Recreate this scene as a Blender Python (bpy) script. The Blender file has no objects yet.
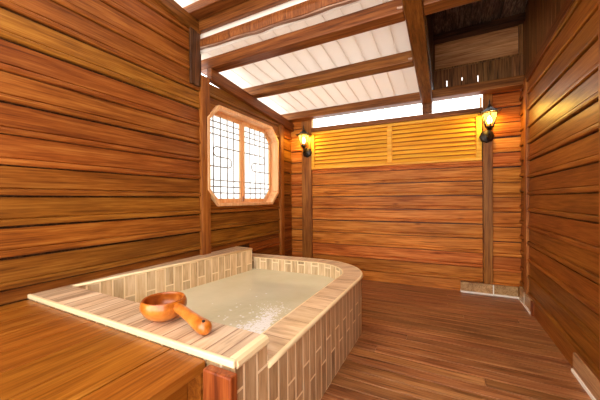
import bpy, bmesh, math, random
from mathutils import Vector, Matrix
random.seed(7)
R = math.radians
sc = bpy.context.scene
col = sc.collection

# ------------------------------------------------------------------ helpers
class MB:
    """collects faces into one mesh, with a per-face random value, material slot and uv"""
    def __init__(s):
        s.bm = bmesh.new()
        s.rl = s.bm.faces.layers.float.new('rnd')
        s.uv = s.bm.loops.layers.uv.new('UVMap')
    def face(s, pts, rnd=0.5, mi=0, uvs=None, smooth=False):
        vs = [s.bm.verts.new(p) for p in pts]
        f = s.bm.faces.new(vs)
        f[s.rl] = rnd; f.material_index = mi; f.smooth = smooth
        if uvs:
            for l, u in zip(f.loops, uvs): l[s.uv].uv = u
        return f
    def hull(s, pts8, rnd=None, mi=0):
        """8 points: bottom 4 counter-clockwise from above, then top 4"""
        if rnd is None: rnd = random.random()
        v = [s.bm.verts.new(p) for p in pts8]
        for q in ((3,2,1,0),(4,5,6,7),(0,1,5,4),(1,2,6,5),(2,3,7,6),(3,0,4,7)):
            f = s.bm.faces.new([v[i] for i in q]); f[s.rl] = rnd; f.material_index = mi
    def box(s, x0, x1, y0, y1, z0, z1, rnd=None, mi=0):
        s.hull([(x0,y0,z0),(x1,y0,z0),(x1,y1,z0),(x0,y1,z0),(x0,y0,z1),(x1,y0,z1),(x1,y1,z1),(x0,y1,z1)], rnd, mi)
    def sbox(s, x0, x1, y0, y1, h0, h1, fz, rnd=None, mi=0):
        """box whose bottom and top follow the roof slope fz(y)"""
        a, b = fz(y0), fz(y1)
        s.hull([(x0,y0,a+h0),(x1,y0,a+h0),(x1,y1,b+h0),(x0,y1,b+h0),(x0,y0,a+h1),(x1,y0,a+h1),(x1,y1,b+h1),(x0,y1,b+h1)], rnd, mi)
    def prism(s, prof, place, t0, t1, rnd=None, mi=0, smooth=False, caps=True):
        """profile polygon [(a,b)...] extruded from t0 to t1; place(a,b,t) gives the point"""
        if rnd is None: rnd = random.random()
        A = [s.bm.verts.new(place(a,b,t0)) for a,b in prof]
        B = [s.bm.verts.new(place(a,b,t1)) for a,b in prof]
        n = len(prof)
        for i in range(n):
            j = (i+1) % n
            f = s.bm.faces.new((A[i],A[j],B[j],B[i])); f[s.rl] = rnd; f.material_index = mi; f.smooth = smooth
        if caps:
            for q in (A[::-1], B):
                f = s.bm.faces.new(q); f[s.rl] = rnd; f.material_index = mi
    def tube(s, pts, rad, seg=8, rnd=0.5, mi=0, closed=False, caps=True):
        pts = [Vector(p) for p in pts]
        n = len(pts)
        rads = rad if isinstance(rad, (list, tuple)) else [rad]*n
        rings = []
        up0 = None
        for i, p in enumerate(pts):
            if closed: d = pts[(i+1)%n]-pts[i-1]
            else: d = pts[min(i+1,n-1)]-pts[max(i-1,0)]
            d.normalize()
            if up0 is None:
                up0 = Vector((0,0,1)) if abs(d.z) < .9 else Vector((1,0,0))
            a = up0 - d*up0.dot(d)
            if a.length < 1e-5: a = d.orthogonal()
            a.normalize(); up0 = a
            b = d.cross(a)
            rings.append([s.bm.verts.new(p + rads[i]*(math.cos(2*math.pi*k/seg)*a + math.sin(2*math.pi*k/seg)*b)) for k in range(seg)])
        m = n if closed else n-1
        for i in range(m):
            r0, r1 = rings[i], rings[(i+1)%n]
            for k in range(seg):
                f = s.bm.faces.new((r0[k],r0[(k+1)%seg],r1[(k+1)%seg],r1[k])); f[s.rl]=rnd; f.material_index=mi; f.smooth=True
        if caps and not closed:
            for q in (rings[0][::-1], rings[-1]):
                f = s.bm.faces.new(q); f[s.rl]=rnd; f.material_index=mi
    def lathe(s, prof, cx, cy, seg=24, rnd=0.5, mi=0, smooth=True, cap0=False, cap1=False, phase=0.0):
        rings = []
        for r_, z in prof:
            rings.append([s.bm.verts.new((cx+r_*math.cos(phase+2*math.pi*k/seg), cy+r_*math.sin(phase+2*math.pi*k/seg), z)) for k in range(seg)])
        for a, b in zip(rings, rings[1:]):
            for k in range(seg):
                f = s.bm.faces.new((a[k],a[(k+1)%seg],b[(k+1)%seg],b[k])); f[s.rl]=rnd; f.material_index=mi; f.smooth=smooth
        for c, q in ((cap0, rings[0][::-1]), (cap1, rings[-1])):
            if c:
                f = s.bm.faces.new(q); f[s.rl]=rnd; f.material_index=mi
    def clip(s, co, no):
        """drop everything on the +no side of the plane"""
        g = s.bm.verts[:]+s.bm.edges[:]+s.bm.faces[:]
        bmesh.ops.bisect_plane(s.bm, geom=g, plane_co=co, plane_no=no, clear_outer=True)
    def merge(s, o):
        me = bpy.data.meshes.new('tmp'); o.bm.to_mesh(me); s.bm.from_mesh(me); bpy.data.meshes.remove(me)
    def build(s, name, mats, parent=None, bevel=0, fixn=True, seg=2):
        if fixn: bmesh.ops.recalc_face_normals(s.bm, faces=s.bm.faces[:])
        me = bpy.data.meshes.new(name)
        if parent is not None:
            off = world_loc(parent)
            bmesh.ops.translate(s.bm, verts=s.bm.verts[:], vec=-off)
        s.bm.to_mesh(me); s.bm.free()
        for m in (mats if isinstance(mats, (list, tuple)) else [mats]): me.materials.append(m)
        o = bpy.data.objects.new(name, me); col.objects.link(o)
        if parent is not None: o.parent = parent
        if bevel:
            b = o.modifiers.new('bevel', 'BEVEL'); b.width = bevel; b.segments = seg; b.limit_method = 'ANGLE'; b.angle_limit = R(40)
        return o

def world_loc(o):
    v = Vector(o.location)
    while o.parent is not None:
        o = o.parent; v += Vector(o.location)
    return v
def tag(o, label=None, cat=None, group=None, kind=None):
    if label: o['label'] = label
    if cat: o['category'] = cat
    if group: o['group'] = group
    if kind: o['kind'] = kind
    return o
def empty(name, loc):
    o = bpy.data.objects.new(name, None); col.objects.link(o); o.location = loc; o.empty_display_size = .05
    return o
def structure(o, label=None, cat=None):
    return tag(o, label, cat, kind='structure')

# ------------------------------------------------------------------ materials
def newmat(name):
    m = bpy.data.materials.new(name); m.use_nodes = True
    nt = m.node_tree
    return m, nt, nt.nodes['Principled BSDF'], nt.nodes.new, nt.links.new
def ramp(N, stops):
    n = N('ShaderNodeValToRGB')
    e = n.color_ramp.elements
    e[0].position, e[0].color = stops[0][0], (*stops[0][1], 1)
    e[1].position, e[1].color = stops[-1][0], (*stops[-1][1], 1)
    for p, c in stops[1:-1]:
        x = e.new(p); x.color = (*c, 1)
    return n
def srgb(r, g, b):
    f = lambda c: (c/255/12.92) if c/255 <= .04045 else ((c/255+.055)/1.055)**2.4
    return (f(r), f(g), f(b))
def math_(N, L, op, a, b=None, c=None):
    n = N('ShaderNodeMath'); n.operation = op
    for i, v in enumerate((a, b, c)):
        if v is None: continue
        if isinstance(v, (int, float)): n.inputs[i].default_value = v
        else: L(v, n.inputs[i])
    return n.outputs[0]
def mixc(N, L, mode, fac, a, b):
    n = N('ShaderNodeMix'); n.data_type = 'RGBA'; n.blend_type = mode
    for idx, v in ((0, fac), (6, a), (7, b)):
        if isinstance(v, (int, float)): n.inputs[idx].default_value = v
        elif isinstance(v, tuple): n.inputs[idx].default_value = (*v, 1) if len(v) == 3 else v
        else: L(v, n.inputs[idx])
    return n.outputs[2]

def wood(name, dark, mid, light, axis='X', rough=.42, val=.35, hue=.010, grain=1.0, bump=.25, knots=0.0, coat=0.0, blotch=.2, spec=.25, con=1.0):
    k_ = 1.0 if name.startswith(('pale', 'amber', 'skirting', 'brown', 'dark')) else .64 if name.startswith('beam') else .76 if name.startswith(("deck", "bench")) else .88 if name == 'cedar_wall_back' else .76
    dark, mid, light = [tuple(c*k_ for c in q) for q in (dark, mid, light)]
    m, nt, P, N, L = newmat(name)
    tc = N('ShaderNodeTexCoord'); at = N('ShaderNodeAttribute'); at.attribute_name = 'rnd'
    rnd = at.outputs['Fac']
    wn = N('ShaderNodeTexWhiteNoise'); wn.noise_dimensions = '1D'; L(rnd, wn.inputs['W'])
    off = N('ShaderNodeVectorMath'); off.operation = 'SCALE'; L(wn.outputs['Color'], off.inputs[0]); off.inputs['Scale'].default_value = 23.0
    add = N('ShaderNodeVectorMath'); add.operation = 'ADD'; L(tc.outputs['Object'], add.inputs[0]); L(off.outputs[0], add.inputs[1])
    def stretched(al, ac):
        mp = N('ShaderNodeMapping'); i = 'XYZ'.index(axis)
        s = [ac]*3; s[i] = al; mp.inputs['Scale'].default_value = s
        L(add.outputs[0], mp.inputs['Vector']); return mp.outputs[0]
    n1 = N('ShaderNodeTexNoise'); n1.inputs['Scale'].default_value = 1.0; n1.inputs['Detail'].default_value = 5; n1.inputs['Roughness'].default_value = .6
    n1.inputs['Distortion'].default_value = .7
    L(stretched(1.5, 26*grain), n1.inputs['Vector'])
    n2 = N('ShaderNodeTexNoise'); n2.inputs['Scale'].default_value = 1.0; n2.inputs['Detail'].default_value = 3; n2.inputs['Roughness'].default_value = .7
    L(stretched(3.2, 85*grain), n2.inputs['Vector'])
    n3 = N('ShaderNodeTexNoise'); n3.inputs['Scale'].default_value = 1.0; n3.inputs['Detail'].default_value = 2
    L(stretched(1.3, 5.0), n3.inputs['Vector'])
    g = math_(N, L, 'MULTIPLY_ADD', n2.outputs['Fac'], .55, math_(N, L, 'MULTIPLY', n1.outputs['Fac'], .50))
    rp = ramp(N, [(.52-.13/con, dark), (.52, mid), (.52+.14/con, light)]); L(g, rp.inputs[0])
    c = rp.outputs[0]
    bl = ramp(N, [(.38, (1-blotch, 1-blotch*1.15, 1-blotch*1.25)), (.62, (1.08, 1.08, 1.06))]); L(n3.outputs['Fac'], bl.inputs[0])
    c = mixc(N, L, 'MULTIPLY', 1.0, c, bl.outputs[0])
    if knots:
        vo = N('ShaderNodeTexVoronoi'); vo.inputs['Scale'].default_value = 1.0; L(stretched(2.2, 6.5), vo.inputs['Vector'])
        d = math_(N, L, 'MULTIPLY_ADD', n1.outputs['Fac'], .10, vo.outputs['Distance'])
        kr = ramp(N, [(.09, (.38, .28, .22)), (.18, (1, 1, 1))]); L(d, kr.inputs[0])
        c = mixc(N, L, 'MULTIPLY', knots, c, kr.outputs[0])
    hs = N('ShaderNodeHueSaturation')
    L(math_(N, L, 'MULTIPLY_ADD', rnd, hue, .5-hue/2), hs.inputs['Hue'])
    sp = N('ShaderNodeSeparateColor'); L(wn.outputs['Color'], sp.inputs[0])
    L(math_(N, L, 'MULTIPLY_ADD', sp.outputs[1], val, 1-val/2), hs.inputs['Value'])
    L(c, hs.inputs['Color']); L(hs.outputs[0], P.inputs['Base Color'])
    L(math_(N, L, 'MULTIPLY_ADD', g, -.25, rough+.13), P.inputs['Roughness'])
    P.inputs['Specular IOR Level'].default_value = spec
    if coat: P.inputs['Coat Weight'].default_value = coat; P.inputs['Coat Roughness'].default_value = .25
    bp = N('ShaderNodeBump'); bp.inputs['Strength'].default_value = bump; bp.inputs['Distance'].default_value = .004
    L(g, bp.inputs['Height']); L(bp.outputs[0], P.inputs['Normal'])
    return m

def plain(name, color, rough=.5, metal=0.0, noise=.0, scale=30, bump=0.0):
    m, nt, P, N, L = newmat(name)
    tc = N('ShaderNodeTexCoord'); n = N('ShaderNodeTexNoise'); n.inputs['Scale'].default_value = scale; n.inputs['Detail'].default_value = 4
    L(tc.outputs['Object'], n.inputs['Vector'])
    rp = ramp(N, [(.3, tuple(c*(1-noise) for c in color)), (.7, tuple(min(1, c*(1+noise*.6)) for c in color))]); L(n.outputs['Fac'], rp.inputs[0])
    L(rp.outputs[0], P.inputs['Base Color'])
    P.inputs['Roughness'].default_value = rough; P.inputs['Metallic'].default_value = metal
    if bump:
        bp = N('ShaderNodeBump'); bp.inputs['Strength'].default_value = bump; bp.inputs['Distance'].default_value = .004
        L(n.outputs['Fac'], bp.inputs['Height']); L(bp.outputs[0], P.inputs['Normal'])
    return m

def tile(name, bw, rh, off=.5, grout=srgb(252,228,186), c0=srgb(146,110,72), c1=srgb(198,160,114), c2=srgb(224,192,148), mortar=.006, along_v=True, rough=.35, var=.32):
    """wood-look ceramic tiles laid in UV metres: tile length runs along v (or u)"""
    m, nt, P, N, L = newmat(name)
    uv = N('ShaderNodeUVMap'); uv.uv_map = 'UVMap'
    sep = N('ShaderNodeSeparateXYZ'); L(uv.outputs[0], sep.inputs[0])
    cmb = N('ShaderNodeCombineXYZ')
    L(sep.outputs['Y' if along_v else 'X'], cmb.inputs[0]); L(sep.outputs['X' if along_v else 'Y'], cmb.inputs[1])
    br = N('ShaderNodeTexBrick'); br.offset = off; br.offset_frequency = 2; br.squash = 1
    br.inputs['Scale'].default_value = 1; br.inputs['Brick Width'].default_value = bw; br.inputs['Row Height'].default_value = rh
    br.inputs['Mortar Size'].default_value = mortar; br.inputs['Mortar Smooth'].default_value = .15; br.inputs['Bias'].default_value = 0
    br.inputs['Color1'].default_value = (0,0,0,1); br.inputs['Color2'].default_value = (1,1,1,1); br.inputs['Mortar'].default_value = (.5,.5,.5,1)
    L(cmb.outputs[0], br.inputs['Vector'])
    # grain along the tile, shifted per tile
    sh = N('ShaderNodeVectorMath'); sh.operation = 'MULTIPLY_ADD'; L(br.outputs['Color'], sh.inputs[0]); sh.inputs[1].default_value = (7,3,5); L(cmb.outputs[0], sh.inputs[2])
    mp = N('ShaderNodeMapping'); mp.inputs['Scale'].default_value = (6, 60, 6); L(sh.outputs[0], mp.inputs[0])
    n1 = N('ShaderNodeTexNoise'); n1.inputs['Scale'].default_value = 1; n1.inputs['Detail'].default_value = 5; n1.inputs['Roughness'].default_value = .65; L(mp.outputs[0], n1.inputs['Vector'])
    mp2 = N('ShaderNodeMapping'); mp2.inputs['Scale'].default_value = (2.5, 14, 6); L(sh.outputs[0], mp2.inputs[0])
    n2 = N('ShaderNodeTexNoise'); n2.inputs['Scale'].default_value = 1; n2.inputs['Detail'].default_value = 3; L(mp2.outputs[0], n2.inputs['Vector'])
    g = math_(N, L, 'MULTIPLY_ADD', n2.outputs['Fac'], .55, math_(N, L, 'MULTIPLY', n1.outputs['Fac'], .5))
    rp = ramp(N, [(.36, c0), (.52, c1), (.68, c2)]); L(g, rp.inputs[0])
    sc_ = N('ShaderNodeSeparateColor'); L(br.outputs['Color'], sc_.inputs[0])
    hs = N('ShaderNodeHueSaturation'); L(rp.outputs[0], hs.inputs['Color'])
    L(math_(N, L, 'MULTIPLY_ADD', sc_.outputs[0], var, 1-var/2), hs.inputs['Value'])
    c = mixc(N, L, 'MIX', br.outputs['Fac'], hs.outputs[0], grout)
    L(c, P.inputs['Base Color'])
    L(math_(N, L, 'MULTIPLY_ADD', br.outputs['Fac'], .4, rough), P.inputs['Roughness'])
    bp = N('ShaderNodeBump'); bp.inputs['Strength'].default_value = .5; bp.inputs['Distance'].default_value = .002; bp.invert = True
    L(br.outputs['Fac'], bp.inputs['Height']); L(bp.outputs[0], P.inputs['Normal'])
    return m

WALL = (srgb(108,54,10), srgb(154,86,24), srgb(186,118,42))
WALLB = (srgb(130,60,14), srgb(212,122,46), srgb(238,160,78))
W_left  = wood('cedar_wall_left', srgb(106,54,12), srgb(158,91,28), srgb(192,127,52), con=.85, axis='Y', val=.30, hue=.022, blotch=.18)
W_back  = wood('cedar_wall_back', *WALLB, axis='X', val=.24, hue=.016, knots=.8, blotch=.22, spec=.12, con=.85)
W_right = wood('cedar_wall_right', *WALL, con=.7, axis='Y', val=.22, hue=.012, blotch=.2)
W_post  = wood('post_wood', srgb(120,64,20), srgb(176,104,40), srgb(204,134,62), axis='Z', val=.16)
W_beamX = wood('beam_wood_cross', srgb(102,54,16), srgb(154,88,34), srgb(186,120,58), axis='X', val=.2, rough=.4)
W_beamY = wood('beam_wood_long', srgb(98,50,16), srgb(146,82,30), srgb(176,110,50), axis='Y', val=.2, rough=.4)
W_log   = wood('adzed_log_wood', srgb(106,56,20), srgb(160,94,40), srgb(190,124,66), axis='Z', val=.15, grain=1.6)
W_lip   = wood('weathered_lip_wood', srgb(140,100,74), srgb(190,146,116), srgb(216,180,152), axis='X', val=.15)
W_dark  = wood('dark_aged_wood_cross', srgb(26,14,8), srgb(58,34,20), srgb(96,62,40), axis='X', val=.3)
W_darkZ = wood('dark_aged_wood_upright', srgb(62,36,16), srgb(124,80,42), srgb(164,114,66), axis='Z', val=.35)
W_darkY = wood('dark_aged_wood_roof', srgb(36,24,18), srgb(84,62,50), srgb(160,134,116), axis='Y', val=.5, rough=.3)
W_panel = wood('brown_plywood', srgb(150,92,50), srgb(208,146,92), srgb(230,178,126), axis='X', val=.1)
W_floor = wood('deck_floor_wood', srgb(112,62,30), srgb(178,114,66), srgb(212,152,100), axis='X', val=.32, hue=.01, rough=.36, blotch=.25, spec=.4)
W_bench = wood('bench_wood', srgb(132,68,14), srgb(168,94,26), srgb(194,122,44), axis='Y', val=.14, hue=.008, rough=.34, coat=.15, blotch=.15)
W_red   = wood('red_brown_post_wood', srgb(116,52,18), srgb(158,76,30), srgb(186,104,48), axis='Z', val=.1)
W_win   = wood('pale_window_wood', srgb(226,162,104), srgb(240,184,128), srgb(248,204,152), axis='Z', val=.06, blotch=.08)
W_louv  = wood('pale_louver_wood', srgb(226,150,34), srgb(242,176,52), srgb(250,198,76), axis='X', val=.10, blotch=.08, rough=.5)
def roof_panel():
    m, nt, P, N, L = newmat('cream_translucent_roof_board')
    P.inputs['Base Color'].default_value = (*srgb(238,228,216), 1); P.inputs['Roughness'].default_value = .5
    tl = N('ShaderNodeBsdfTranslucent'); tl.inputs[0].default_value = (1,.97,.93,1)
    mx = N('ShaderNodeMixShader'); mx.inputs[0].default_value = .31
    L(P.outputs[0], mx.inputs[1]); L(tl.outputs[0], mx.inputs[2]); L(mx.outputs[0], nt.nodes['Material Output'].inputs[0])
    return m
W_white = roof_panel()
W_amber = wood('amber_backing_wood', srgb(170,96,14), srgb(200,122,22), srgb(220,140,36), axis='X', val=.05)
M_grout = plain('cream_trim', srgb(246,220,172), .35, noise=.02)
M_iron  = plain('dark_bronze_iron', srgb(52,42,34), .4, metal=.6, noise=.25, scale=60, bump=.2)
M_lat   = plain('grey_lattice_metal', srgb(120,108,92), .5, noise=.1)
M_brass = plain('pale_metal', srgb(200,170,150), .35, metal=.8)
M_hole  = plain('dark_hole', srgb(30,16,8), .8)
T_side  = tile('tub_wall_tile', .30, .078, off=.38)
T_in    = tile('tub_inner_tile', .30, .078, off=.5, c0=srgb(170,136,94), c1=srgb(216,184,138), c2=srgb(236,210,170))
T_ledge = tile('tub_ledge_tile', 2.0, .078, off=.0, mortar=.003, grout=srgb(150,112,86), c0=srgb(156,122,92), c1=srgb(212,178,140), c2=srgb(238,210,176), var=.3)
T_rim   = tile('tub_rim_tile', 2.0, .16, off=.0, mortar=.002, grout=srgb(160,124,98), c0=srgb(170,134,98), c1=srgb(216,182,142), c2=srgb(238,212,178), var=.16)
T_skirt = tile('skirting_tile', .145, .30, off=0, mortar=.004, along_v=False, c0=srgb(118,82,48), c1=srgb(160,120,78), c2=srgb(188,150,106), var=.15)

def glass_mat(name, tint=(1,1,1), gloss=.08):
    m, nt, P, N, L = newmat(name)
    nt.nodes.remove(P)
    tr = N('ShaderNodeBsdfTransparent'); tr.inputs[0].default_value = (*tint, 1)
    gl = N('ShaderNodeBsdfGlossy'); gl.inputs['Roughness'].default_value = .03
    mx = N('ShaderNodeMixShader'); mx.inputs[0].default_value = gloss
    L(tr.outputs[0], mx.inputs[1]); L(gl.outputs[0], mx.inputs[2]); L(mx.outputs[0], nt.nodes['Material Output'].inputs[0])
    return m
M_glass = glass_mat('clear_window_glass', (.97,.98,.98), .06)
def milky():
    m, nt, P, N, L = newmat('milky_window_pane')
    nt.nodes.remove(P)
    tl = N('ShaderNodeBsdfTranslucent'); tl.inputs[0].default_value = (.74,.74,.73,1)
    gl = N('ShaderNodeBsdfDiffuse'); gl.inputs[0].default_value = (.8,.8,.8,1)
    mx = N('ShaderNodeMixShader'); mx.inputs[0].default_value = .15
    L(tl.outputs[0], mx.inputs[1]); L(gl.outputs[0], mx.inputs[2]); L(mx.outputs[0], nt.nodes['Material Output'].inputs[0])
    return m
M_milky = milky()
def lamp_glass():
    m, nt, P, N, L = newmat('seedy_lantern_glass')
    nt.nodes.remove(P)
    tr = N('ShaderNodeBsdfTransparent'); tr.inputs[0].default_value = (1,.90,.62,1)
    tl = N('ShaderNodeBsdfTranslucent'); tl.inputs[0].default_value = (1,.86,.5,1)
    mx = N('ShaderNodeMixShader'); mx.inputs[0].default_value = .07
    L(tr.outputs[0], mx.inputs[1]); L(tl.outputs[0], mx.inputs[2]); L(mx.outputs[0], nt.nodes['Material Output'].inputs[0])
    return m
M_lglass = lamp_glass()
def emis(name, c, s):
    m, nt, P, N, L = newmat(name)
    P.inputs['Base Color'].default_value = (*c, 1); P.inputs['Emission Color'].default_value = (*c, 1); P.inputs['Emission Strength'].default_value = s
    return m
M_bulb = emis('lit_bulb', (1,.80,.45), 14)

def water_mat():
    m, nt, P, N, L = newmat('milky_spring_water')
    tc = N('ShaderNodeTexCoord')
    n0 = N('ShaderNodeTexNoise'); n0.inputs['Scale'].default_value = 2.2; n0.inputs['Detail'].default_value = 3; L(tc.outputs['Object'], n0.inputs['Vector'])
    rp = ramp(N, [(.3, srgb(214,208,172)), (.7, srgb(228,222,192))]); L(n0.outputs['Fac'], rp.inputs[0])
    L(rp.outputs[0], P.inputs['Base Color'])
    P.inputs['Roughness'].default_value = .03; P.inputs['IOR'].default_value = 1.5
    P.inputs['Specular IOR Level'].default_value = .6
    n = N('ShaderNodeTexNoise'); n.inputs['Scale'].default_value = 16; n.inputs['Detail'].default_value = 3; n.inputs['Distortion'].default_value = .6
    L(tc.outputs['Object'], n.inputs['Vector'])
    # the surface is choppier where the water wells up near the front corner
    ds = N('ShaderNodeVectorMath'); ds.operation = 'DISTANCE'; L(tc.outputs['Object'], ds.inputs[0]); ds.inputs[1].default_value = (-1.08, 1.50, .36)
    mr = N('ShaderNodeMapRange'); mr.inputs['From Min'].default_value = .05; mr.inputs['From Max'].default_value = .55; mr.inputs['To Min'].default_value = 1.0; mr.inputs['To Max'].default_value = .12
    L(ds.outputs['Value'], mr.inputs['Value'])
    bp = N('ShaderNodeBump'); bp.inputs['Strength'].default_value = 1.0; bp.inputs['Distance'].default_value = .0060
    L(math_(N, L, 'MULTIPLY', n.outputs['Fac'], mr.outputs[0]), bp.inputs['Height']); L(bp.outputs[0], P.inputs['Normal'])
    return m
M_water = water_mat()

def gourd():
    m, nt, P, N, L = newmat('lacquered_gourd')
    tc = N('ShaderNodeTexCoord')
    n = N('ShaderNodeTexNoise'); n.inputs['Scale'].default_value = 14; n.inputs['Detail'].default_value = 6; n.inputs['Roughness'].default_value = .65; L(tc.outputs['Object'], n.inputs['Vector'])
    rp = ramp(N, [(.30, srgb(150,70,14)), (.5, srgb(202,116,34)), (.72, srgb(226,150,62))]); L(n.outputs['Fac'], rp.inputs[0])
    L(rp.outputs[0], P.inputs['Base Color']); P.inputs['Roughness'].default_value = .28
    P.inputs['Coat Weight'].default_value = .4; P.inputs['Coat Roughness'].default_value = .12
    return m
M_gourd = gourd()
def gourd_in():
    m, nt, P, N, L = newmat('gourd_inner_skin')
    tc = N('ShaderNodeTexCoord')
    n = N('ShaderNodeTexNoise'); n.inputs['Scale'].default_value = 18; n.inputs['Detail'].default_value = 5; L(tc.outputs['Object'], n.inputs['Vector'])
    rp = ramp(N, [(.35, srgb(132,58,14)), (.55, srgb(176,92,26)), (.75, srgb(206,126,50))]); L(n.outputs['Fac'], rp.inputs[0])
    L(rp.outputs[0], P.inputs['Base Color']); P.inputs['Roughness'].default_value = .3
    return m
M_gin = gourd_in()

# ------------------------------------------------------------------ room measures (metres, camera above the origin)
XL, XR, YB = -2.19, .79, 3.97
Y0 = -.6                     # where the modelled part of the room ends behind the camera
PITCH, ZREF = .1745, 1.18
def zb(y): return 2.50-.09*(y-2.2)     # underside of the rafters

def lap(mb, place, t0, t1, z0, z1, mi=0, jit=0.0, lipw=.036, depth=.022, zoff=0.0):
    """lap siding: place(d,z,t), d = distance out of the wall plane"""
    k = math.floor((z0-ZREF-zoff)/PITCH)
    while ZREF+zoff+k*PITCH < z1-.004:
        a = ZREF+zoff+k*PITCH + random.uniform(-jit, jit); b = ZREF+zoff+(k+1)*PITCH-.010
        k += 1
        lo, hi = max(a, z0), min(b, z1)
        if hi-lo < .01: continue
        if lo == a:
            L_ = lo+lipw; prof = [(0,lo),(depth+.002,lo),(depth+.008,lo+.005),(depth+.009,lo+lipw*.5),(depth+.007,L_-.004),(depth,L_),(depth-.011,L_+.002),(depth-.004,L_+.009),(.014,hi),(0,hi)]
        else:
            prof = [(0,lo),(depth*.7,lo),(.004,hi),(0,hi)]
        prof = [(d, z) for d, z in prof if z <= hi+1e-6]
        mb.prism(prof, place, t0, t1, mi=mi)

# ------------------------------------------------------------------ floor
mb = MB()
y = Y0; PF = .098
while y < YB+.12:
    x = -2.3 - random.uniform(0, 1.5)
    while x < XR+.1:
        x2 = x+random.uniform(1.6, 2.6)
        a, b = max(x, -2.3), min(x2, XR+.1)
        if b-a > .02:
            zt = random.uniform(-.0012, 0)
            mb.box(a+.0008, b-.0008, y+.003, y+PF-.003, -.03, zt)
        x = x2
    y += PF
mb.box(-2.3, XR+.1, Y0, YB+.2, -.06, -.028, rnd=.5, mi=1)
o = structure(mb.build('floor', [W_floor, W_dark], bevel=.002, seg=1))

# ------------------------------------------------------------------ left wall
plL = lambda d, z, t: (XL+d, t, z)
mb = MB()
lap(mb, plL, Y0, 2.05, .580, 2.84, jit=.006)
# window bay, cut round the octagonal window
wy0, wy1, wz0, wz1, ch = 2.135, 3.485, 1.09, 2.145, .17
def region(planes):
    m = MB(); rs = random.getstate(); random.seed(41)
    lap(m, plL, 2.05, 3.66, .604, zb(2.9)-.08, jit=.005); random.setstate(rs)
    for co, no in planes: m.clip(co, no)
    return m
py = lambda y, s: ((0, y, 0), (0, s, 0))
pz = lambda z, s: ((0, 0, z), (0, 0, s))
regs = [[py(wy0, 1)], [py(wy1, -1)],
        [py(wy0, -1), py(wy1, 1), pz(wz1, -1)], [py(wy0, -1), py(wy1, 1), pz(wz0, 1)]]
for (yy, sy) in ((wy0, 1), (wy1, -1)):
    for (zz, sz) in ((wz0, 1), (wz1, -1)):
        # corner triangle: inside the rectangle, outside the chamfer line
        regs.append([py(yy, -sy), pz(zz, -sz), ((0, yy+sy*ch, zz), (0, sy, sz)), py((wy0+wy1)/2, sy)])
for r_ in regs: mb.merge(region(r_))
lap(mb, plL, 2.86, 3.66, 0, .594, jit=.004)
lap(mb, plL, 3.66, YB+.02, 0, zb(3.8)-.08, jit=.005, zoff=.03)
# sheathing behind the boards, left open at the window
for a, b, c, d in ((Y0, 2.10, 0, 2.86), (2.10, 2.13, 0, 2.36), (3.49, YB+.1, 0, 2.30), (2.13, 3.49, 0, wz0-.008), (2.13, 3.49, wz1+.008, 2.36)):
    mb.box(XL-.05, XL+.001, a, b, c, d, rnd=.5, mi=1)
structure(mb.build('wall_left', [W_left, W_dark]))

# ------------------------------------------------------------------ back wall
plB = lambda d, z, t: (t, YB-d, z)
mb = MB()
lap(mb, plB, XL, -1.98, 0, 2.37, jit=.006, zoff=.02)
lap(mb, plB, -1.83, .40, 0, 1.60, jit=.004, zoff=.005)
lap(mb, plB, .48, XR, 0, 2.42, jit=.006, zoff=-.02)
for a, b, c, d in ((XL-.05, -1.90, 0, 2.37), (-1.90, .44, 0, 2.20), (.44, XR+.05, 0, 2.43)):
    mb.box(a, b, YB-.001, YB+.05, c, d, rnd=.5, mi=1)
structure(mb.build('wall_back', [W_back, W_dark]))

# ------------------------------------------------------------------ right wall
plR = lambda d, z, t: (XR-d, t, z)
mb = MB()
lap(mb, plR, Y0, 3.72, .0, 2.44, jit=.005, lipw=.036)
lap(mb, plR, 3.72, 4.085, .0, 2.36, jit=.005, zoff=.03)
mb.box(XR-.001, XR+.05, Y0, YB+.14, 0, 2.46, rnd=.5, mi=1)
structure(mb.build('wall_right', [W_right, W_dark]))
# sloping board along its top, and the dark upright boarding above
mb = MB()
zr = lambda y: 2.43+.075*(3.97-y)
mb.sbox(XR-.035, XR+.02, Y0, 3.95, -.10, 0, zr)
structure(mb.build('trim_1', W_beamY, bevel=.004))
mb = MB(); y = Y0
while y < 3.98:
    mb.box(XR-.012, XR+.012, y+.002, y+.098, 2.42, 3.5); y += .10
mb.box(XR+.012, XR+.04, Y0, 4.1, 2.40, 3.5, rnd=.5)
structure(mb.build('trim_2', W_darkZ))
# wooden base board on the right wall
mb = MB()
mb.box(XR-.03, XR, Y0, 3.45, 0, .138)
structure(mb.build('baseboard_right', W_right, bevel=.004))

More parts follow.
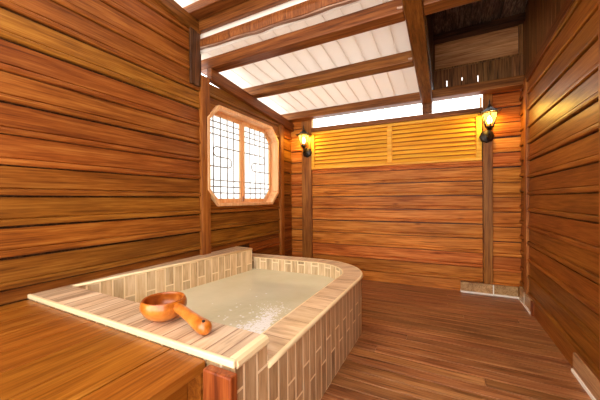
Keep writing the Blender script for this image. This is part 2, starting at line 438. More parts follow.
# skirting tiles
def skirt(name, seq):
    mb = MB()
    for kind, a, b, z1 in seq:
        if kind == 'b':     # along the back wall, facing -y
            y0 = YB-.060
            P8 = lambda: None
            mb.box(a+.002, b-.002, y0, YB, .019, z1, mi=0)
            fs = [f for f in mb.bm.faces][-6:]
            for f in fs:
                for l in f.loops: l[mb.uv].uv = (l.vert.co.x-a+.0725*0, l.vert.co.z+.02)
        else:
            x0 = XR-.045
            mb.box(x0, XR, a+.002, b-.002, .019, z1, mi=0)
            fs = [f for f in mb.bm.faces][-6:]
            for f in fs:
                for l in f.loops: l[mb.uv].uv = (l.vert.co.y-a, l.vert.co.z+.02)
    # cream grout bed and joints
    if seq[0][0] == 'b': mb.box(.494, .506, YB-.062, YB, .018, .124, mi=1, rnd=.5)
    else: mb.box(XR-.047, XR, seq[1][2]-.004, seq[0][1]+.004, .018, seq[0][3]-.002, mi=1, rnd=.5)
    for kind, a, b, z1 in seq:
        if kind == 'b':
            mb.box(a-.001, b+.001, YB-.068, YB, 0, .019, mi=1, rnd=.5)
        else:
            mb.box(XR-.054, XR, a-.001, b+.001, 0, .019, mi=1, rnd=.5)
    return structure(mb.build(name, [M_skirt, M_wgrout], fixn=True))
M_wgrout = plain('white_skirting_grout', srgb(252,244,228), .4)
M_skirt = wood('skirting_tile_woodlook', srgb(140,100,64), srgb(184,142,96), srgb(208,170,122), axis='Y', val=.12, rough=.3, blotch=.2)
skirt('baseboard_back', [('b', .165, .497, .125), ('b', .503, .738, .125)])
skirt('baseboard_right_tile', [('r', 3.775, 4.00, .14), ('r', 3.51, 3.765, .14)])
skirt('baseboard_right_tile_near', [('r', 1.95, 2.48, .125), ('r', 1.42, 1.945, .125)])
# red-brown end block where the tile run stops
mb = MB(); mb.box(XR-.05, XR, 3.455, 3.504, 0, .138); structure(mb.build('trim_3', W_red, bevel=.004))

# ------------------------------------------------------------------ ceiling: cream boards on the slope, and the higher near part
mb = MB(); x = -2.42
while x < -.30:
    mb.sbox(x+.0015, min(x+.1535, -.266), 2.105, 4.15, .112, .126, zb); mb.sbox(x-.012, x+.012, 2.105, 4.15, .1265, .134, zb); x += .155
structure(mb.build('ceiling', W_white, bevel=.003, seg=1))
zn = lambda y: 3.0-.06*(y-1.9)
mb = MB(); x = -2.6
while x < 1.0:
    mb.sbox(x+.0015, x+.1535, Y0, 2.30, .06, .074, zn); mb.sbox(x-.012, x+.012, Y0, 2.30, .0745, .082, zn); x += .155
structure(mb.build('ceiling_near', W_white, bevel=.003, seg=1))
mb = MB(); mb.box(-2.6, 1.0, 2.09, 2.10, 2.62, 3.04, rnd=.5); structure(mb.build('trim_4', W_white))

# ------------------------------------------------------------------ posts
def solid(name, label, cat, boxes, mat, bevel=.006, group=None, base=None):
    mb = MB()
    for b in boxes: mb.box(*b)
    o = mb.build(name, mat, bevel=bevel)
    return tag(o, label, cat, group or ('upright wall posts' if name == 'wall_post' else None))
solid('wall_post', 'upright brown post left of the octagonal window, rising from the tub rim', 'post', [(XL+.001, XL+.055, 2.055, 2.165, 0, zb(2.1)-.12)], W_post)
solid('wall_post', 'slim upright post right of the octagonal window', 'post', [(XL+.001, XL+.05, 3.565, 3.665, 0, zb(3.6)-.12)], W_post)
solid('wall_post', 'upright back wall post carrying the left lantern', 'post', [(-1.972, -1.812, YB-.06, YB-.001, 0, 2.36)], W_post)
solid('wall_post', 'upright back wall post carrying the right lantern', 'post', [(.405, .50, YB-.055, YB-.001, .127, 2.425)], W_post)
solid('wall_post', 'slim upright post on the right wall next to the far corner', 'post', [(XR-.04, XR-.001, 3.70, 3.80, .142, 2.40)], W_post)
solid('wall_post', 'upright post at the right edge of the picture on the right wall', 'post', [(XR-.035, XR-.001, 2.045, 2.15, .12, 2.40)], W_post)
solid('wall_board', 'short dark upright board hanging at the top end of the near left wall', 'board', [(XL+.023, XL+.05, 1.925, 2.045, 2.26, 2.84)], wood('dark_hanging_board', srgb(44,26,14), srgb(84,52,28), srgb(118,78,46), axis='Z', val=.1))
mb = MB()
zl = lambda y: 2.90+.12*(1.93-y)
mb.sbox(XL+.0, XL+.06, Y0, 2.05, -.11, 0, zl)
tag(mb.build('wall_plate', W_beamY, bevel=.006), 'sloping beam along the top of the near left wall', 'beam')
mb = MB(); mb.sbox(XL+.002, XL+.07, 2.17, YB+.1, -.125, -.002, zb)
tag(mb.build('wall_plate', W_beamY, bevel=.006), 'sloping beam along the left wall above the octagonal window', 'beam')

# ------------------------------------------------------------------ roof timbers
def rafter(y0, y1, h, x0, x1, label, brackets=()):
    r_ = empty('rafter', ((x0+x1)/2, (y0+y1)/2, zb(y0)))
    mb = MB(); mb.sbox(x0, x1, y0, y1, 0, h, zb); mb.build('beam', W_beamX, r_, bevel=.008)
    for (bx, by, bz) in brackets:
        m = MB(); m.box(bx-.010, bx+.016, by-.006, by+.004, bz+.004, bz+.02); m.tube([(bx-.014, by-.012, bz+.012), (bx-.014, by+.005, bz+.012)], .007)
        tag(m.build('bracket', M_brass, r_), 'pale metal bracket')
    return tag(r_, label, 'beam', 'rafters across the roof')
rafter(2.17, 2.285, .108, XL-.12, -.262, 'heavy brown rafter across the ceiling just behind the adzed log', [(-.285, 2.165, zb(2.17)+.015)])
rafter(2.17, 2.285, .108, -.133, XR-.037, 'short brown rafter right of the girder at the top of the dark recess')
rafter(2.86, 2.97, .108, XL-.12, -.262, 'second brown rafter crossing the cream ceiling boards above the window', [(-.285, 2.855, zb(2.86)+.012)])
mb = MB(); mb.sbox(XL-.12, XR-.02, 3.78, 3.90, 0, .105, zb)
tag(mb.build('eave_beam', W_beamX, bevel=.008), 'brown beam along the eave above the white clerestory strip', 'beam')
gd = empty('girder', (-.2, 3.93, 2.226))
mb = MB(); mb.sbox(-.26, -.135, 1.2, 3.93, .0, .095, lambda y: zb(y)-.01); mb.build('beam', W_beamY, gd, bevel=.008)
mb = MB(); mb.box(-.255, -.14, 3.902, 3.965, 2.226, zb(3.93)+.02); mb.build('foot', W_beamY, gd, bevel=.006)
tag(gd, 'long brown girder running down the roof between ceiling and dark recess', 'beam')
# adzed log with its wavy lip
lg = empty('adzed_log', (0, 2.06, 2.65))
mb = MB(); n = 44; prev = None
for i in range(n+1):
    x = XL-.1+(XR-.03-XL+.1)*i/n
    sag = .022*math.sin((x-XL)/2.9*math.pi)-.004*math.sin(x*14)
    z0, z1 = 2.655-sag, 2.738
    w = .03+.006*math.sin(i*2.1)
    ring = [(x,2.045-w*.2,z0),(x,2.045-w*.4,(z0+z1)/2),(x,2.05,z1),(x,2.08,z1),(x,2.08,z0)]
    ring = [mb.bm.verts.new(p) for p in ring]
    if prev:
        for k in range(5):
            f = mb.bm.faces.new((prev[k], prev[(k+1)%5], ring[(k+1)%5], ring[k])); f.smooth = False
    else: mb.bm.faces.new(ring)
    prev = ring
mb.bm.faces.new(prev[::-1])
mb.build('log', W_log, lg)
mb = MB(); prev = None
for i in range(n+1):
    x = XL-.05+(XR-.03-XL+.05)*i/n
    sag = .022*math.sin((x-XL)/2.9*math.pi)-.004*math.sin(x*14)
    wv = .005*math.sin(x*9)+.003*math.sin(x*23)
    ring = [mb.bm.verts.new(p) for p in ((x,2.045+wv*.5,2.642-sag+wv*.5),(x,2.045+wv*.5,2.653-sag),(x,2.075,2.653-sag),(x,2.075,2.642-sag+wv*.5))]
    if prev:
        for k in range(4): mb.bm.faces.new((prev[k], prev[(k+1)%4], ring[(k+1)%4], ring[k]))
    else: mb.bm.faces.new(ring)
    prev = ring
mb.bm.faces.new(prev[::-1])
tag(mb.build('lip', W_lip, lg), 'pale wavy board under the log')
tag(lg, 'adzed brown log with a wavy pale lip spanning the high ceiling edge', 'beam')
mb = MB(); mb.box(XL-.1, XR-.03, 2.02, 2.075, 2.80, 2.9015)
tag(mb.build('tie_beam', W_beamX, bevel=.008), 'reddish brown beam just in front of the adzed log', 'beam')
mb = MB(); mb.box(XL-.1, XR-.03, 1.90, 2.04, 2.902, 2.985)
tag(mb.build('purlin', W_beamX, bevel=.008), 'topmost light brown beam at the upper left picture edge', 'beam')

# dark recess in the roof at the right
rw = empty('roof_recess', (.33, 3.93, 2.42))
x = -.135; k = 0
while x < XR-.03:
    x2 = min(x+.163, XR-.005)
    gap = .0055 if k in (0, 1, 2) else .0008
    zt = 2.735
    mb = MB()
    if k < 3:   # three boards leave a short slit between them
        za, zc_ = ((2.525, 2.60), (2.565, 2.61), (2.52, 2.60))[k]
        mb.box(x, x2, 3.935, 3.955, 2.40, za, rnd=.2*k)
        mb.box(x, x2-gap, 3.935, 3.955, za, zc_, rnd=.2*k)
        mb.box(x, x2, 3.935, 3.955, zc_, zt, rnd=.2*k)
    else: mb.box(x, x2-gap, 3.935, 3.955, 2.40, zt)
    mb.build('slat_board', W_darkZ, rw); x = x2; k += 1
mb = MB(); mb.box(-.135, XR-.012, 3.925, 3.965, 2.735, 2.755); mb.build('ledger', W_darkZ, rw)
mb = MB(); mb.box(-.13, XR-.012, 3.94, 3.96, 2.755, 3.07); mb.build('back_panel', W_panel, rw)
for a, b in ((-.132, -.105), (.735, .775)):
    mb = MB(); mb.box(a, b, 3.92, 3.94, 2.755, 3.08); mb.build('edge_batten', W_darkZ, rw)
mb = MB(); mb.box(-.135, XR-.012, 3.82, 3.95, 3.07, 3.14); mb.build('purlin', W_dark, rw)
k = 0; x = -.135
mb = MB()
while x < XR-.02:
    x2 = min(x+.1, XR-.012)
    mb.hull([(x,2.2,3.42),(x2-.004,2.2,3.42),(x2-.004,3.96,3.14),(x,3.96,3.14),(x,2.2,3.44),(x2-.004,2.2,3.44),(x2-.004,3.96,3.16),(x,3.96,3.16)]); x = x2
mb.hull([(-.2,2.2,3.44),(XR,2.2,3.44),(XR,4.0,3.16),(-.2,4.0,3.16),(-.2,2.2,3.47),(XR,2.2,3.47),(XR,4.0,3.19),(-.2,4.0,3.19)])
mb.build('roof_boarding', W_darkY, rw)
mb = MB(); mb.box(-.155, -.12, 2.29, 3.97, 2.5, 3.45); mb.build('side_boarding', W_dark, rw)
mb = MB(); mb.box(-.2, XR, 2.255, 2.29, zb(2.2)+.11, 3.47); mb.build('front_boarding', W_dark, rw)
tag(rw, 'dark roof recess with a brown panel and slatted boards above the right lantern', 'roof recess')

# ------------------------------------------------------------------ lintel and clerestory strip
mb = MB(); mb.box(-1.81, .40, YB-.07, YB+.04, 2.165, 2.225)
tag(mb.build('lintel', W_beamX, bevel=.006), 'brown rail between the yellow louvers and the white clerestory strip', 'beam')
w2 = empty('window_2', (-.7, YB, 2.22))
mb = MB(); mb.box(-1.83, -1.80, YB-.04, YB+.02, 2.225, 2.40); mb.box(.375, .397, YB-.04, YB+.02, 2.225, 2.36)
mb.box(-1.80, .375, YB-.03, YB+.02, 2.225, 2.237); mb.build('frame', W_win, w2, bevel=.003)
mb = MB(); mb.box(-1.80, .375, YB+.0, YB+.006, 2.237, 2.45); mb.build('pane', M_glass, w2)
structure(w2)

# ------------------------------------------------------------------ louvers
lv = empty('louver_panel', (-.7, YB-.02, 1.6))
fy0, fy1 = YB-.052, YB-.004
mb = MB()
mb.box(-1.825, .393, fy0, fy1, 1.60, 1.632); mb.box(-1.825, .393, fy0, fy1, 2.125, 2.163)
mb.box(-1.825, -1.765, fy0, fy1, 1.632, 2.125); mb.box(.335, .393, fy0, fy1, 1.632, 2.125)
mb.build('frame', W_louv, lv, bevel=.004)
mb = MB(); mb.box(-.70, -.635, fy0, fy1, 1.632, 2.125); mb.build('stile', W_louv, lv, bevel=.004)
for a, b in ((-1.765, -.70), (-.635, .335)):
    mb = MB(); z = 1.630
    while z < 2.10:
        mb.prism([(0, z), (.006, z-.002), (.030, z+.040), (.024, z+.043)], lambda d, zz, t: (t, YB-.046+d, zz), a, b); z += .0555
    mb.box(a, b, YB-.008, YB-.003, 1.632, 2.125, mi=1)
    mb.build('louver_slats', [W_louv, W_amber], lv)
tag(lv, 'pale yellow wooden louver panel set high in the back wall', 'louver panel')

# ------------------------------------------------------------------ octagonal window
w1 = empty('window_1', (XL, (wy0+wy1)/2, wz0))
def octa(o_, c):
    y0, y1, z0, z1 = wy0-.012+o_, wy1+.012-o_, wz0-.012+o_, wz1+.012-o_
    cc = c
    return [(y0+cc,z0),(y1-cc,z0),(y1,z0+cc),(y1,z1-cc),(y1-cc,z1),(y0+cc,z1),(y0,z1-cc),(y0,z0+cc)]
def octring(mb, o0, o1, x0, x1, c0=ch, c1=None):
    c1 = c0-(o1-o0)*.586 if c1 is None else c1
    A, B = octa(o0, c0), octa(o1, c1)
    for i in range(8):
        j = (i+1) % 8
        P = [A[i], A[j], B[j], B[i]]
        mb.hull([(x0,)+P[0], (x0,)+P[1], (x0,)+P[2], (x0,)+P[3], (x1,)+P[0], (x1,)+P[1], (x1,)+P[2], (x1,)+P[3]], rnd=.4+.02*i)
mb = MB(); octring(mb, 0, .034, XL-.10, XL+.062)
mb.build('frame', W_win, w1, bevel=.004)
# sashes
sx0, sx1 = XL-.085, XL-.05
ymid = (wy0+wy1)/2
for side in (0, 1):
    O = octa(.034, ch-.02)
    y0, y1 = O[7][0], O[2][0]; z0, z1 = O[0][1], O[4][1]; c = ch-.02
    sw = .048
    s_ = -1 if side == 0 else 1
    # half octagon polygon outer and inner loops (from the mullion outwards)
    ye = y0 if side == 0 else y1
    ym = ymid + s_*.004
    outer = [(ym, z0), (ye-s_*c, z0), (ye, z0+c), (ye, z1-c), (ye-s_*c, z1), (ym, z1)]
    ci = c-sw*.586
    yi, zi0, zi1, ymi = ye-s_*sw, z0+sw, z1-sw, ym+s_*.042
    inner = [(ymi, zi0), (yi-s_*ci, zi0), (yi, zi0+ci), (yi, zi1-ci), (yi-s_*ci, zi1), (ymi, zi1)]
    mb = MB()
    for i in range(6):
        j = (i+1) % 6
        P = [outer[i], outer[j], inner[j], inner[i]]
        mb.hull([(sx0,)+p for p in P]+[(sx1,)+p for p in P], rnd=.5)
    sash = mb.build('sash', W_win, w1, bevel=.003)
    mb = MB(); mb.prism(inner, lambda a, b, t: (t, a, b), sx0+.012, sx0+.016, rnd=.5); mb.build('pane', M_milky, sash)
    # lattice
    mb = MB(); xl = sx0+.028; rr = .0068
    W = abs(yi-ymi)
    Yf = lambda f: ymi + s_*W*f          # f = 0 at the mullion, 1 at the outer side
    def ext(yv):                          # vertical extent inside the chamfers
        d = abs(yv-yi); cut = max(0, ci-d)
        return zi0+cut, zi1-cut
    for f in (.2, .4, .6, .8):
        a, b = ext(Yf(f)); mb.tube([(xl, Yf(f), a-.005), (xl, Yf(f), b+.005)], rr, 6)
    for dz in (.075, .145, .215):
        for zz in (zi0+dz-.01, zi1-dz+.01):
            cut = max(0, ci-min(zz-zi0, zi1-zz)); mb.tube([(xl, ymi-s_*.004, zz), (xl, yi-s_*cut+s_*.004, zz)], rr, 6)
    zc = (zi0+zi1)/2+.02
    # meander: from the mullion out, round, back, round, and on to the outer side
    h = .055
    pts = [(Yf(-.01), zc+2*h-.01), (Yf(.70), zc+2*h-.01)]
    for q in range(1, 6):
        t = math.pi*q/6; pts.append((Yf(.70+.10*math.sin(t)), zc+h-.01+h*math.cos(t)))
    pts += [(Yf(.70), zc-.01), (Yf(.36), zc-.01)]
    for q in range(1, 6):
        t = math.pi*q/6; pts.append((Yf(.36-.10*math.sin(t)), zc-.01-h+h*math.cos(t)))
    pts += [(Yf(.36), zc-.01-2*h), (Yf(1.01), zc-.01-2*h)]
    mb.tube([(xl, a, b) for a, b in pts], rr, 6)
    mb.build('lattice', M_lat, sash)
mb = MB(); mb.box(sx1, sx1+.012, ymid-.016, ymid+.016, wz0+.035, wz0+.10); tag(mb.build('catch', M_brass, w1, bevel=.002), 'small metal catch')
structure(w1)

# ------------------------------------------------------------------ tub
XT = XL+.004
TX, TY, TZ, LZ = -.64, .755, .49, .60
tub = empty('soaking_tub', (-1.4, 1.8, 0))
def path(rx, ry, xs, y_end, cx=-1.2, cy=2.33, n=24, y_start=TY):
    """plan path: up the right side, round the corner, left along the back"""
    pts = [(xs, y_start)]
    m = 10
    for i in range(1, m+1): pts.append((xs, y_start+(cy-y_start)*i/m))
    for i in range(1, n+1):
        a = math.pi/2*i/n; pts.append((cx+rx*math.cos(a), cy+ry*math.sin(a)))
    for i in range(1, 7): pts.append((cx+(XT-cx)*i/6, cy+ry+(y_end-cy-ry)*i/6))
    return pts
PO = path(.56, .53, TX, 2.80); PI_ = path(.397, .37, -.803, 2.63)
def arc(P):
    s, out = 0, [0]
    for a, b in zip(P, P[1:]): s += math.hypot(b[0]-a[0], b[1]-a[1]); out.append(s)
    return out
SO, SI = arc(PO), arc(PI_)
U0 = .031
def skin(P, S, z0, z1, mat, name, flip=False, v0=.0):
    mb = MB()
    for i in range(len(P)-1):
        a, b = P[i], P[i+1]
        q = [(a[0],a[1],z0),(b[0],b[1],z0),(b[0],b[1],z1),(a[0],a[1],z1)]
        u = [(S[i]+U0,z0+v0),(S[i+1]+U0,z0+v0),(S[i+1]+U0,z1+v0),(S[i]+U0,z1+v0)]
        if flip: q, u = q[::-1], u[::-1]
        mb.face(q, uvs=u, smooth=True)
    bmesh.ops.remove_doubles(mb.bm, verts=mb.bm.verts[:], dist=1e-5)
    return mb
mb = skin(PO, SO, 0, TZ-.004, T_side, 'x')
# near front face, seen only beside the bench
mb.face([(XT,TY,0),(TX,TY,0),(TX,TY,LZ-.02),(XT,TY,LZ-.02)], uvs=[(0,0),(TX-XT,0),(TX-XT,.6),(0,.6)])
# ledge end, right side, above the low rim
mb.face([(TX,TY,TZ-.004),(TX,.95,TZ-.004),(TX,.95,LZ-.02),(TX,TY,LZ-.02)], uvs=[(U0,TZ-.004),(U0+.195,TZ-.004),(U0+.195,LZ-.02),(U0,LZ-.02)])
outer = mb.build('outer_wall', T_side, tub, fixn=False)
mb = skin(PI_, SI, .02, TZ-.004, T_in, 'x', True)
mb.face([(XT,.952,.02),(-.80,.952,.02),(-.80,.952,LZ-.004),(XT,.952,LZ-.004)][::-1], uvs=[(0,0),(1.39,0),(1.39,.58),(0,.58)][::-1])
mb.face([(TX,.952,TZ-.01),(-.80,.952,TZ-.01),(-.80,.952,LZ-.004),(TX,.952,LZ-.004)], uvs=[(0,0),(.16,0),(.16,.11),(0,.11)])
# left inner wall, a little skewed to the room
LA, LB = (-2.14, .95), (-1.93, 2.575)
lw = math.hypot(LB[0]-LA[0], LB[1]-LA[1])
mb.face([(*LA,.02),(*LB,.02),(*LB,LZ-.006),(*LA,LZ-.006)], uvs=[(0,.03),(lw,.03),(lw,.61),(0,.61)])
# step end of the left rim, above the low back rim
mb.face([(*LB,TZ-.02),(XT,2.60,TZ-.02),(XT,2.60,LZ-.006),(*LB,LZ-.006)], uvs=[(0,0),(.26,0),(.26,.11),(0,.11)])
mb.build('inner_wall', T_in, tub, fixn=False)
# low rim top
mb = MB()
for i in range(len(PO)-1):
    a, b, c, d = PO[i], PO[i+1], PI_[i+1], PI_[i]
    if i == 0: pass
    u0, u1 = SO[i]*.8, SO[i+1]*.8
    mb.face([(*a,TZ),(*b,TZ),(*c,TZ),(*d,TZ)], uvs=[(u0,0.02),(u1,.02),(u1,.18),(u0,.18)])
bmesh.ops.remove_doubles(mb.bm, verts=mb.bm.verts[:], dist=1e-5)
mb.build('low_rim', T_rim, tub, fixn=False)
# ledge top: tiles run towards the back, a little box so that it has thickness
mb = MB()
mb.face([(XT,TY,LZ),(TX-.004,TY,LZ),(TX-.004,.952,LZ),(XT,.952,LZ)], uvs=[(0,.02),(TX-XT,.02),(TX-XT,.22),(0,.22)])
mb.build('ledge', T_ledge, tub, fixn=False)
# left rim top
mb = MB()
mb.face([(XT,.952,LZ),(*LA,LZ),(*LB,LZ),(XT,2.60,LZ)], uvs=[(0,.95),(.05,.95),(.26,2.57),(0,2.6)])
mb.build('left_rim', T_ledge, tub, fixn=False)
# cream nosings
def nos(pts, w, h, name='nosing'):
    """rounded cream edge strip; pts in 3D along the outer top edge"""
    mb = MB(); mb.tube(pts, .013, 10); return mb.build(name, M_grout, tub)
nos([(TX, .957, TZ-.011)]+[(p[0], p[1], TZ-.011) for p in PO if p[1] > .96], 0, 0)
mb = MB(); mb.tube([(p[0]+.0, p[1], TZ-.003) for p in PI_ if p[1] > .953], .0055, 8); mb.build('inner_edging', M_grout, tub)
mb = MB(); mb.box(XT, TX+.004, TY-.012, TY+.006, LZ-.023, LZ+.002, rnd=.5); mb.build('nosing', M_grout, tub, bevel=.005)
mb = MB(); mb.prism([(TX-.030,LZ-.03),(TX+.004,LZ-.034),(TX+.009,LZ-.022),(TX+.006,LZ-.008),(TX-.004,LZ+.001),(TX-.03,LZ+.002)], lambda a, b, t: (a, t, b), TY+.0065, .955, rnd=.5, smooth=False); mb.build('nosing', M_grout, tub, bevel=.003)
mb = MB(); mb.tube([(LA[0], .953, LZ-.005), (LB[0], LB[1], LZ-.005), (XT, 2.60, LZ-.005)], .010, 8); mb.build('nosing', M_grout, tub)

tag(tub, 'curved tub clad in wood-look tiles with cream edging', 'tub')
# water
mb = MB()
WP = [(p[0]-.0, p[1]) for p in PI_ if p[1] > 1.0]
inner = [(-.804, .953)] + [p for p in WP if p[0] > -1.97] + [(-1.99, 2.62), (-2.134, .953)]
inner = [(max(min(x, -.804), -2.3), y) for x, y in inner]
mb.prism(inner, lambda a, b, t: (a, b, t), .03, .36, rnd=.5)
tag(mb.build('bath_water', M_water), 'cloudy greenish bath water filling the tiled tub', 'water', kind='stuff')

# white domes standing in for the window reflection on the water
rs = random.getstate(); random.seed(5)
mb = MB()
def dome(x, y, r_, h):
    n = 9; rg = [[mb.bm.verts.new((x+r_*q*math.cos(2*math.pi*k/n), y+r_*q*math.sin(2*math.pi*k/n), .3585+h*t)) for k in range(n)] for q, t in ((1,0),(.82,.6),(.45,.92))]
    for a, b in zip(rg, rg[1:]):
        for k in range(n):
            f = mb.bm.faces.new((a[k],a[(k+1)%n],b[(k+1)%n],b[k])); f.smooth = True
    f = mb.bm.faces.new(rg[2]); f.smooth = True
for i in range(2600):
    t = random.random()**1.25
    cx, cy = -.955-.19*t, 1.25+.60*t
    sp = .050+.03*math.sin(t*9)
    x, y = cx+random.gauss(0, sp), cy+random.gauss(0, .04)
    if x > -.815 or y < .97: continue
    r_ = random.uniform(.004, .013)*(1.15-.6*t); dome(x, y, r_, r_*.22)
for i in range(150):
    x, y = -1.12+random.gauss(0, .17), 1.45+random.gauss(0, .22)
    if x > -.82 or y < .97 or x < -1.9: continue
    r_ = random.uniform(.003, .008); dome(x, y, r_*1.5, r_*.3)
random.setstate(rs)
M_glint, nt_, P_, N_, L_f = newmat('painted_glint')
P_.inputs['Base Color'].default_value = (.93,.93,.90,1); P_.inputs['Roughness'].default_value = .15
tag(mb.build('glint_domes', M_glint), 'white domes on the cloudy bath water by the low rim, modelled as the window reflection', 'froth', kind='stuff')

# ------------------------------------------------------------------ bench
bn = empty('bench', (-1.5, 0, 0))
BZ = .576; xs = [-.765, -.945, -1.13, -1.32, -1.50, -1.68, -1.86, -2.03, -2.163]
for i in range(len(xs)-1):
    gap = .005 if i in (1,) else .0016
    gap = .007 if i == 0 else .0034
    mb = MB(); mb.box(xs[i+1]+(.0035 if i == 0 else .0016), xs[i]-(0 if i == 0 else .0035 if i == 1 else .0016), Y0+.2, TY-.0125, BZ-.036, BZ)
    mb.build('seat_board', W_bench, bn, bevel=.0018)
mb = MB(); mb.box(-2.16, -.768, TY-.032, TY-.014, .0, BZ-.037); mb.build('back_rail', W_bench, bn)
mb = MB(); mb.box(-.86, -.83, Y0+.22, TY-.034, .08, BZ-.037); mb.build('apron', W_bench, bn, bevel=.004)
mb = MB(); mb.box(-2.16, -.87, Y0+.22, Y0+.25, .08, BZ-.037); mb.build('apron', W_bench, bn, bevel=.004)
for lx, ly in ((-.93, Y0+.28), (-2.15, Y0+.28), (-2.15, .64), (-.93, .64)):
    mb = MB(); mb.box(lx, lx+.06, ly, ly+.06, 0, BZ-.037); mb.build('leg', W_bench, bn, bevel=.004)
tag(bn, 'low plank bench against the near side of the tub', 'bench')
mb = MB(); mb.box(-.742, -.618, .705, TY-.013, 0, .572)
tag(mb.build('corner_post', W_red, bevel=.006), 'short reddish wooden post between the bench and the tub corner', 'post')

# ------------------------------------------------------------------ ladle
ldx, ldy = -1.150, .868
ld = empty('gourd_ladle', (ldx, ldy, LZ))
mb = MB()
pr = []
for i in range(0, 15):
    a = i/14*R(112); pr.append((max(.094*math.sin(a), .0008)*(1.05 if i > 9 else 1.02), LZ+.0015+.071*(1-math.cos(a))))
zt = pr[-1][1]; rt = pr[-1][0]
inn = [(rt-.003, zt+.003), (rt-.008, zt+.001)]
for i in range(13, -1, -1):
    a = i/14*R(112); inn.append((max(.085*math.sin(a), .0008), LZ+.011+.065*(1-math.cos(a))))
mb.lathe(pr, ldx, ldy, 40); 
mb2 = MB(); mb2.lathe([pr[-1]]+inn, ldx, ldy, 40)
for f in mb2.bm.faces: f.material_index = 1
mb.merge(mb2)
bmesh.ops.remove_doubles(mb.bm, verts=mb.bm.verts[:], dist=.0006)
for f in mb.bm.faces: f.smooth = True
bowl = mb.build('bowl', [M_gourd, M_gin], ld)
mb = MB()
hp = [(-1.085,.866,.672,.012),(-1.064,.864,.674,.021),(-1.03,.861,.671,.0225),(-.99,.857,.661,.0225),(-.95,.852,.650,.0245),(-.91,.847,.639,.0285),(-.88,.843,.633,.0315),(-.860,.840,.631,.0295),(-.848,.8385,.631,.020),(-.842,.838,.631,.004)]
mb.tube([h[:3] for h in hp], [h[3] for h in hp], 20)
handle = mb.build('handle', M_gourd, ld)
sm = handle.modifiers.new('sub', 'SUBSURF'); sm.levels = 1; sm.render_levels = 2
mb = MB(); mb.tube([(-.868,.834,.656),(-.868,.834,.6635)], .0065, 14); tag(mb.build('hanging_hole', M_hole, handle), 'dark hanging hole')
tag(ld, 'polished orange gourd ladle lying on the tiled tub ledge', 'ladle')

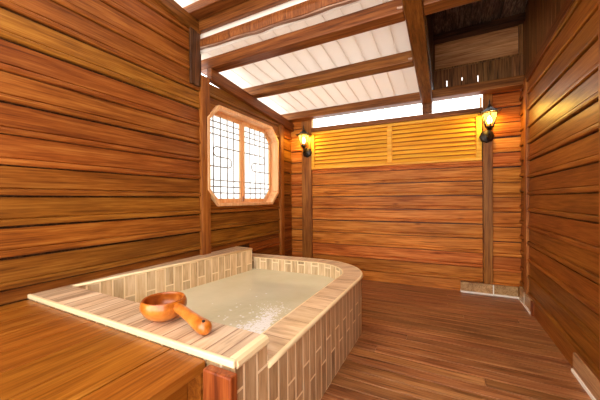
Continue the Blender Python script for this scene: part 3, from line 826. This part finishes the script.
# ------------------------------------------------------------------ lanterns
def lantern(cx, cy, wallx, wally, zp, label):
    """cx,cy: axis of the lamp; wallx,wally: back plate centre on the post, zp its height"""
    r_ = empty('wall_lantern', (wallx, wally, zp))
    # back plate: fluted disc facing the camera
    mb = MB()
    n = 24
    prof = [(0.074,0),(0.074,.012),(.060,.020),(.036,.026),(.020,.034),(.001,.036)]
    rings = []
    for rr_, d in prof:
        rings.append([mb.bm.verts.new((wallx+rr_*(1+.06*math.cos(8*2*math.pi*k/n))*math.sin(2*math.pi*k/n), wally-d, zp+rr_*(1+.06*math.cos(8*2*math.pi*k/n))*math.cos(2*math.pi*k/n))) for k in range(n)])
    for a, b in zip(rings, rings[1:]):
        for k in range(n):
            f = mb.bm.faces.new((a[k], a[(k+1)%n], b[(k+1)%n], b[k])); f.smooth = True
    mb.bm.faces.new(rings[0])
    mb.build('back_plate', M_iron, r_)
    # arm: out of the plate, dipping and curling up under the cage
    zc = zp+.075
    mb = MB()
    pts = []
    for i in range(13):
        t = i/12
        pts.append((wallx+(cx-wallx)*t, wally-.02+(cy-wally+.02)*min(1, t*1.25), zp-.03*math.sin(math.pi*t*1.0)*1.0+(zc-zp)*t**3))
    mb.tube(pts, [.013-.004*math.sin(math.pi*i/12) for i in range(13)], 10)
    mb.tube([(wallx+.0, wally-.02, zp-.012), (wallx+.01, wally-.05, zp-.045), (wallx+.004, wally-.075, zp-.03), (wallx, wally-.07, zp-.012)], .006, 8)
    mb.build('arm', M_iron, r_)
    z0 = zc; z1 = zc+.165
    r0, r1 = .040, .082
    # base cup
    mb = MB(); mb.lathe([(.012, z0-.03), (.030, z0-.018), (.022, z0-.008), (.046, z0+.004), (.044, z0+.012), (.004, z0+.014)], cx, cy, 12, smooth=False, cap0=True)
    mb.build('base_cup', M_iron, r_)
    # six glass panes
    ph = R(30)
    H6 = lambda r_2, k: (cx+r_2*math.cos(ph+k*math.pi/3), cy+r_2*math.sin(ph+k*math.pi/3))
    mb = MB()
    for k in range(6):
        a, b = H6(r0*.97, k), H6(r0*.97, k+1); c, d = H6(r1*.97, k+1), H6(r1*.97, k)
        mb.face([(*a, z0+.012), (*b, z0+.012), (*c, z1), (*d, z1)])
    mb.build('glass', M_lglass, r_, fixn=False)
    mb = MB()
    for k in range(6):
        mb.tube([(*H6(r0, k), z0+.006), (*H6((r0+r1)/2+.004, k), (z0+z1)/2+.01), (*H6(r1, k), z1+.004)], .0055, 6)
    for rr_, zz in ((r1, z1), (r0, z0+.012)):
        mb.tube([(*H6(rr_, k), zz) for k in range(6)], .006, 6, closed=True)
    mb.build('cage', M_iron, r_)
    # roof: flared hexagonal hat with upturned tips
    mb = MB()
    prof = [(.110, z1+.004), (.108, z1+.012), (.082, z1+.024), (.052, z1+.046), (.030, z1+.066), (.022, z1+.078), (.024, z1+.084), (.008, z1+.09)]
    mb.lathe(prof, cx, cy, 6, smooth=False, phase=ph)
    mb.lathe([(.106, z1+.004), (.010, z1+.03)], cx, cy, 6, smooth=False, phase=ph)
    for k in range(6): mb.tube([(*H6(.106, k), z1+.008), (*H6(.116, k), z1+.014), (*H6(.120, k), z1+.026)], [.006,.005,.002], 6)
    mb.build('roof_cap', M_iron, r_)
    mb = MB(); mb.lathe([(.006, z1+.086), (.014, z1+.094), (.014, z1+.102), (.006, z1+.11), (.0075, z1+.13), (.004, z1+.15), (.001, z1+.165)], cx, cy, 10)
    mb.build('finial', M_iron, r_)
    # bulb with socket
    mb = MB(); mb.lathe([(.012, z0+.012), (.012, z0+.045), (.002, z0+.046)], cx, cy, 12); mb.build('socket', M_iron, r_)
    mb = MB(); mb.lathe([(.010, z0+.045), (.020, z0+.06), (.026, z0+.08), (.024, z0+.10), (.014, z0+.125), (.001, z0+.14)], cx, cy, 14); b_ = mb.build('bulb', M_bulb, r_)
    tag(b_, 'glowing warm bulb')
    tag(r_, label, 'lantern', 'wall lanterns')
    li = bpy.data.lights.new('lantern_light', 'POINT'); li.energy = LAMP; li.color = (1, .68, .15); li.shadow_soft_size = .03
    lo = bpy.data.objects.new('lantern_light', li); col.objects.link(lo); lo.location = (cx, cy-.0, z0+.155); 
    return r_
LAMP = 14
lantern(-1.885, 3.80, -1.875, YB-.061, 1.86, 'lit dark metal lantern in the left corner between window and louvers')
lantern(.452, 3.80, .44, YB-.056, 1.875, 'lit dark metal lantern right of the louvers on the back wall')

# the back wall is not quite square to the room: it swings away a little towards the right
piv = Matrix.Translation((-1.9, YB, 0)) @ Matrix.Rotation(R(1.9), 4, 'Z') @ Matrix.Translation((1.9, -YB, 0))
for o in list(col.objects):
    if o.parent is None and (o.name.split('.')[0] in ('wall_back', 'lintel', 'louver_panel', 'window_2', 'baseboard_back') or
            (o.get('label') or '').startswith(('upright back wall post', 'lit dark metal lantern'))):
        o.matrix_world = piv @ Matrix.Translation(o.location)
for o in list(col.objects):
    if o.type == 'LIGHT': o.location = piv @ o.location

# ------------------------------------------------------------------ light, world, camera
w = bpy.data.worlds.new('world'); sc.world = w; w.use_nodes = True
bg = w.node_tree.nodes['Background']; bg.inputs[0].default_value = (1.0, .985, .96, 1); bg.inputs[1].default_value = 5.0

cam = bpy.data.cameras.new('camera'); co = bpy.data.objects.new('camera', cam); col.objects.link(co)
cam.sensor_width = 36; cam.lens = 283.05/600*36; cam.clip_start = .02
yaw, pit, rol = R(27.1457), R(-.1909), R(-.3796)
f = Vector((-math.sin(yaw)*math.cos(pit), math.cos(yaw)*math.cos(pit), math.sin(pit)))
r = Vector((math.cos(yaw), math.sin(yaw), 0)); u = r.cross(f)
r2 = math.cos(rol)*r+math.sin(rol)*u; u2 = -math.sin(rol)*r+math.cos(rol)*u
co.matrix_world = Matrix(((r2.x, u2.x, -f.x, 0), (r2.y, u2.y, -f.y, 0), (r2.z, u2.z, -f.z, 1.15), (0, 0, 0, 1)))
sc.camera = co
sc.view_settings.view_transform = 'Standard'; sc.view_settings.look = 'None'
sc.view_settings.gamma = 1; sc.view_settings.use_curve_mapping = False; sc.view_settings.exposure = 0.0
sc.cycles.max_bounces = 12; sc.cycles.diffuse_bounces = 6; sc.cycles.transparent_max_bounces = 12
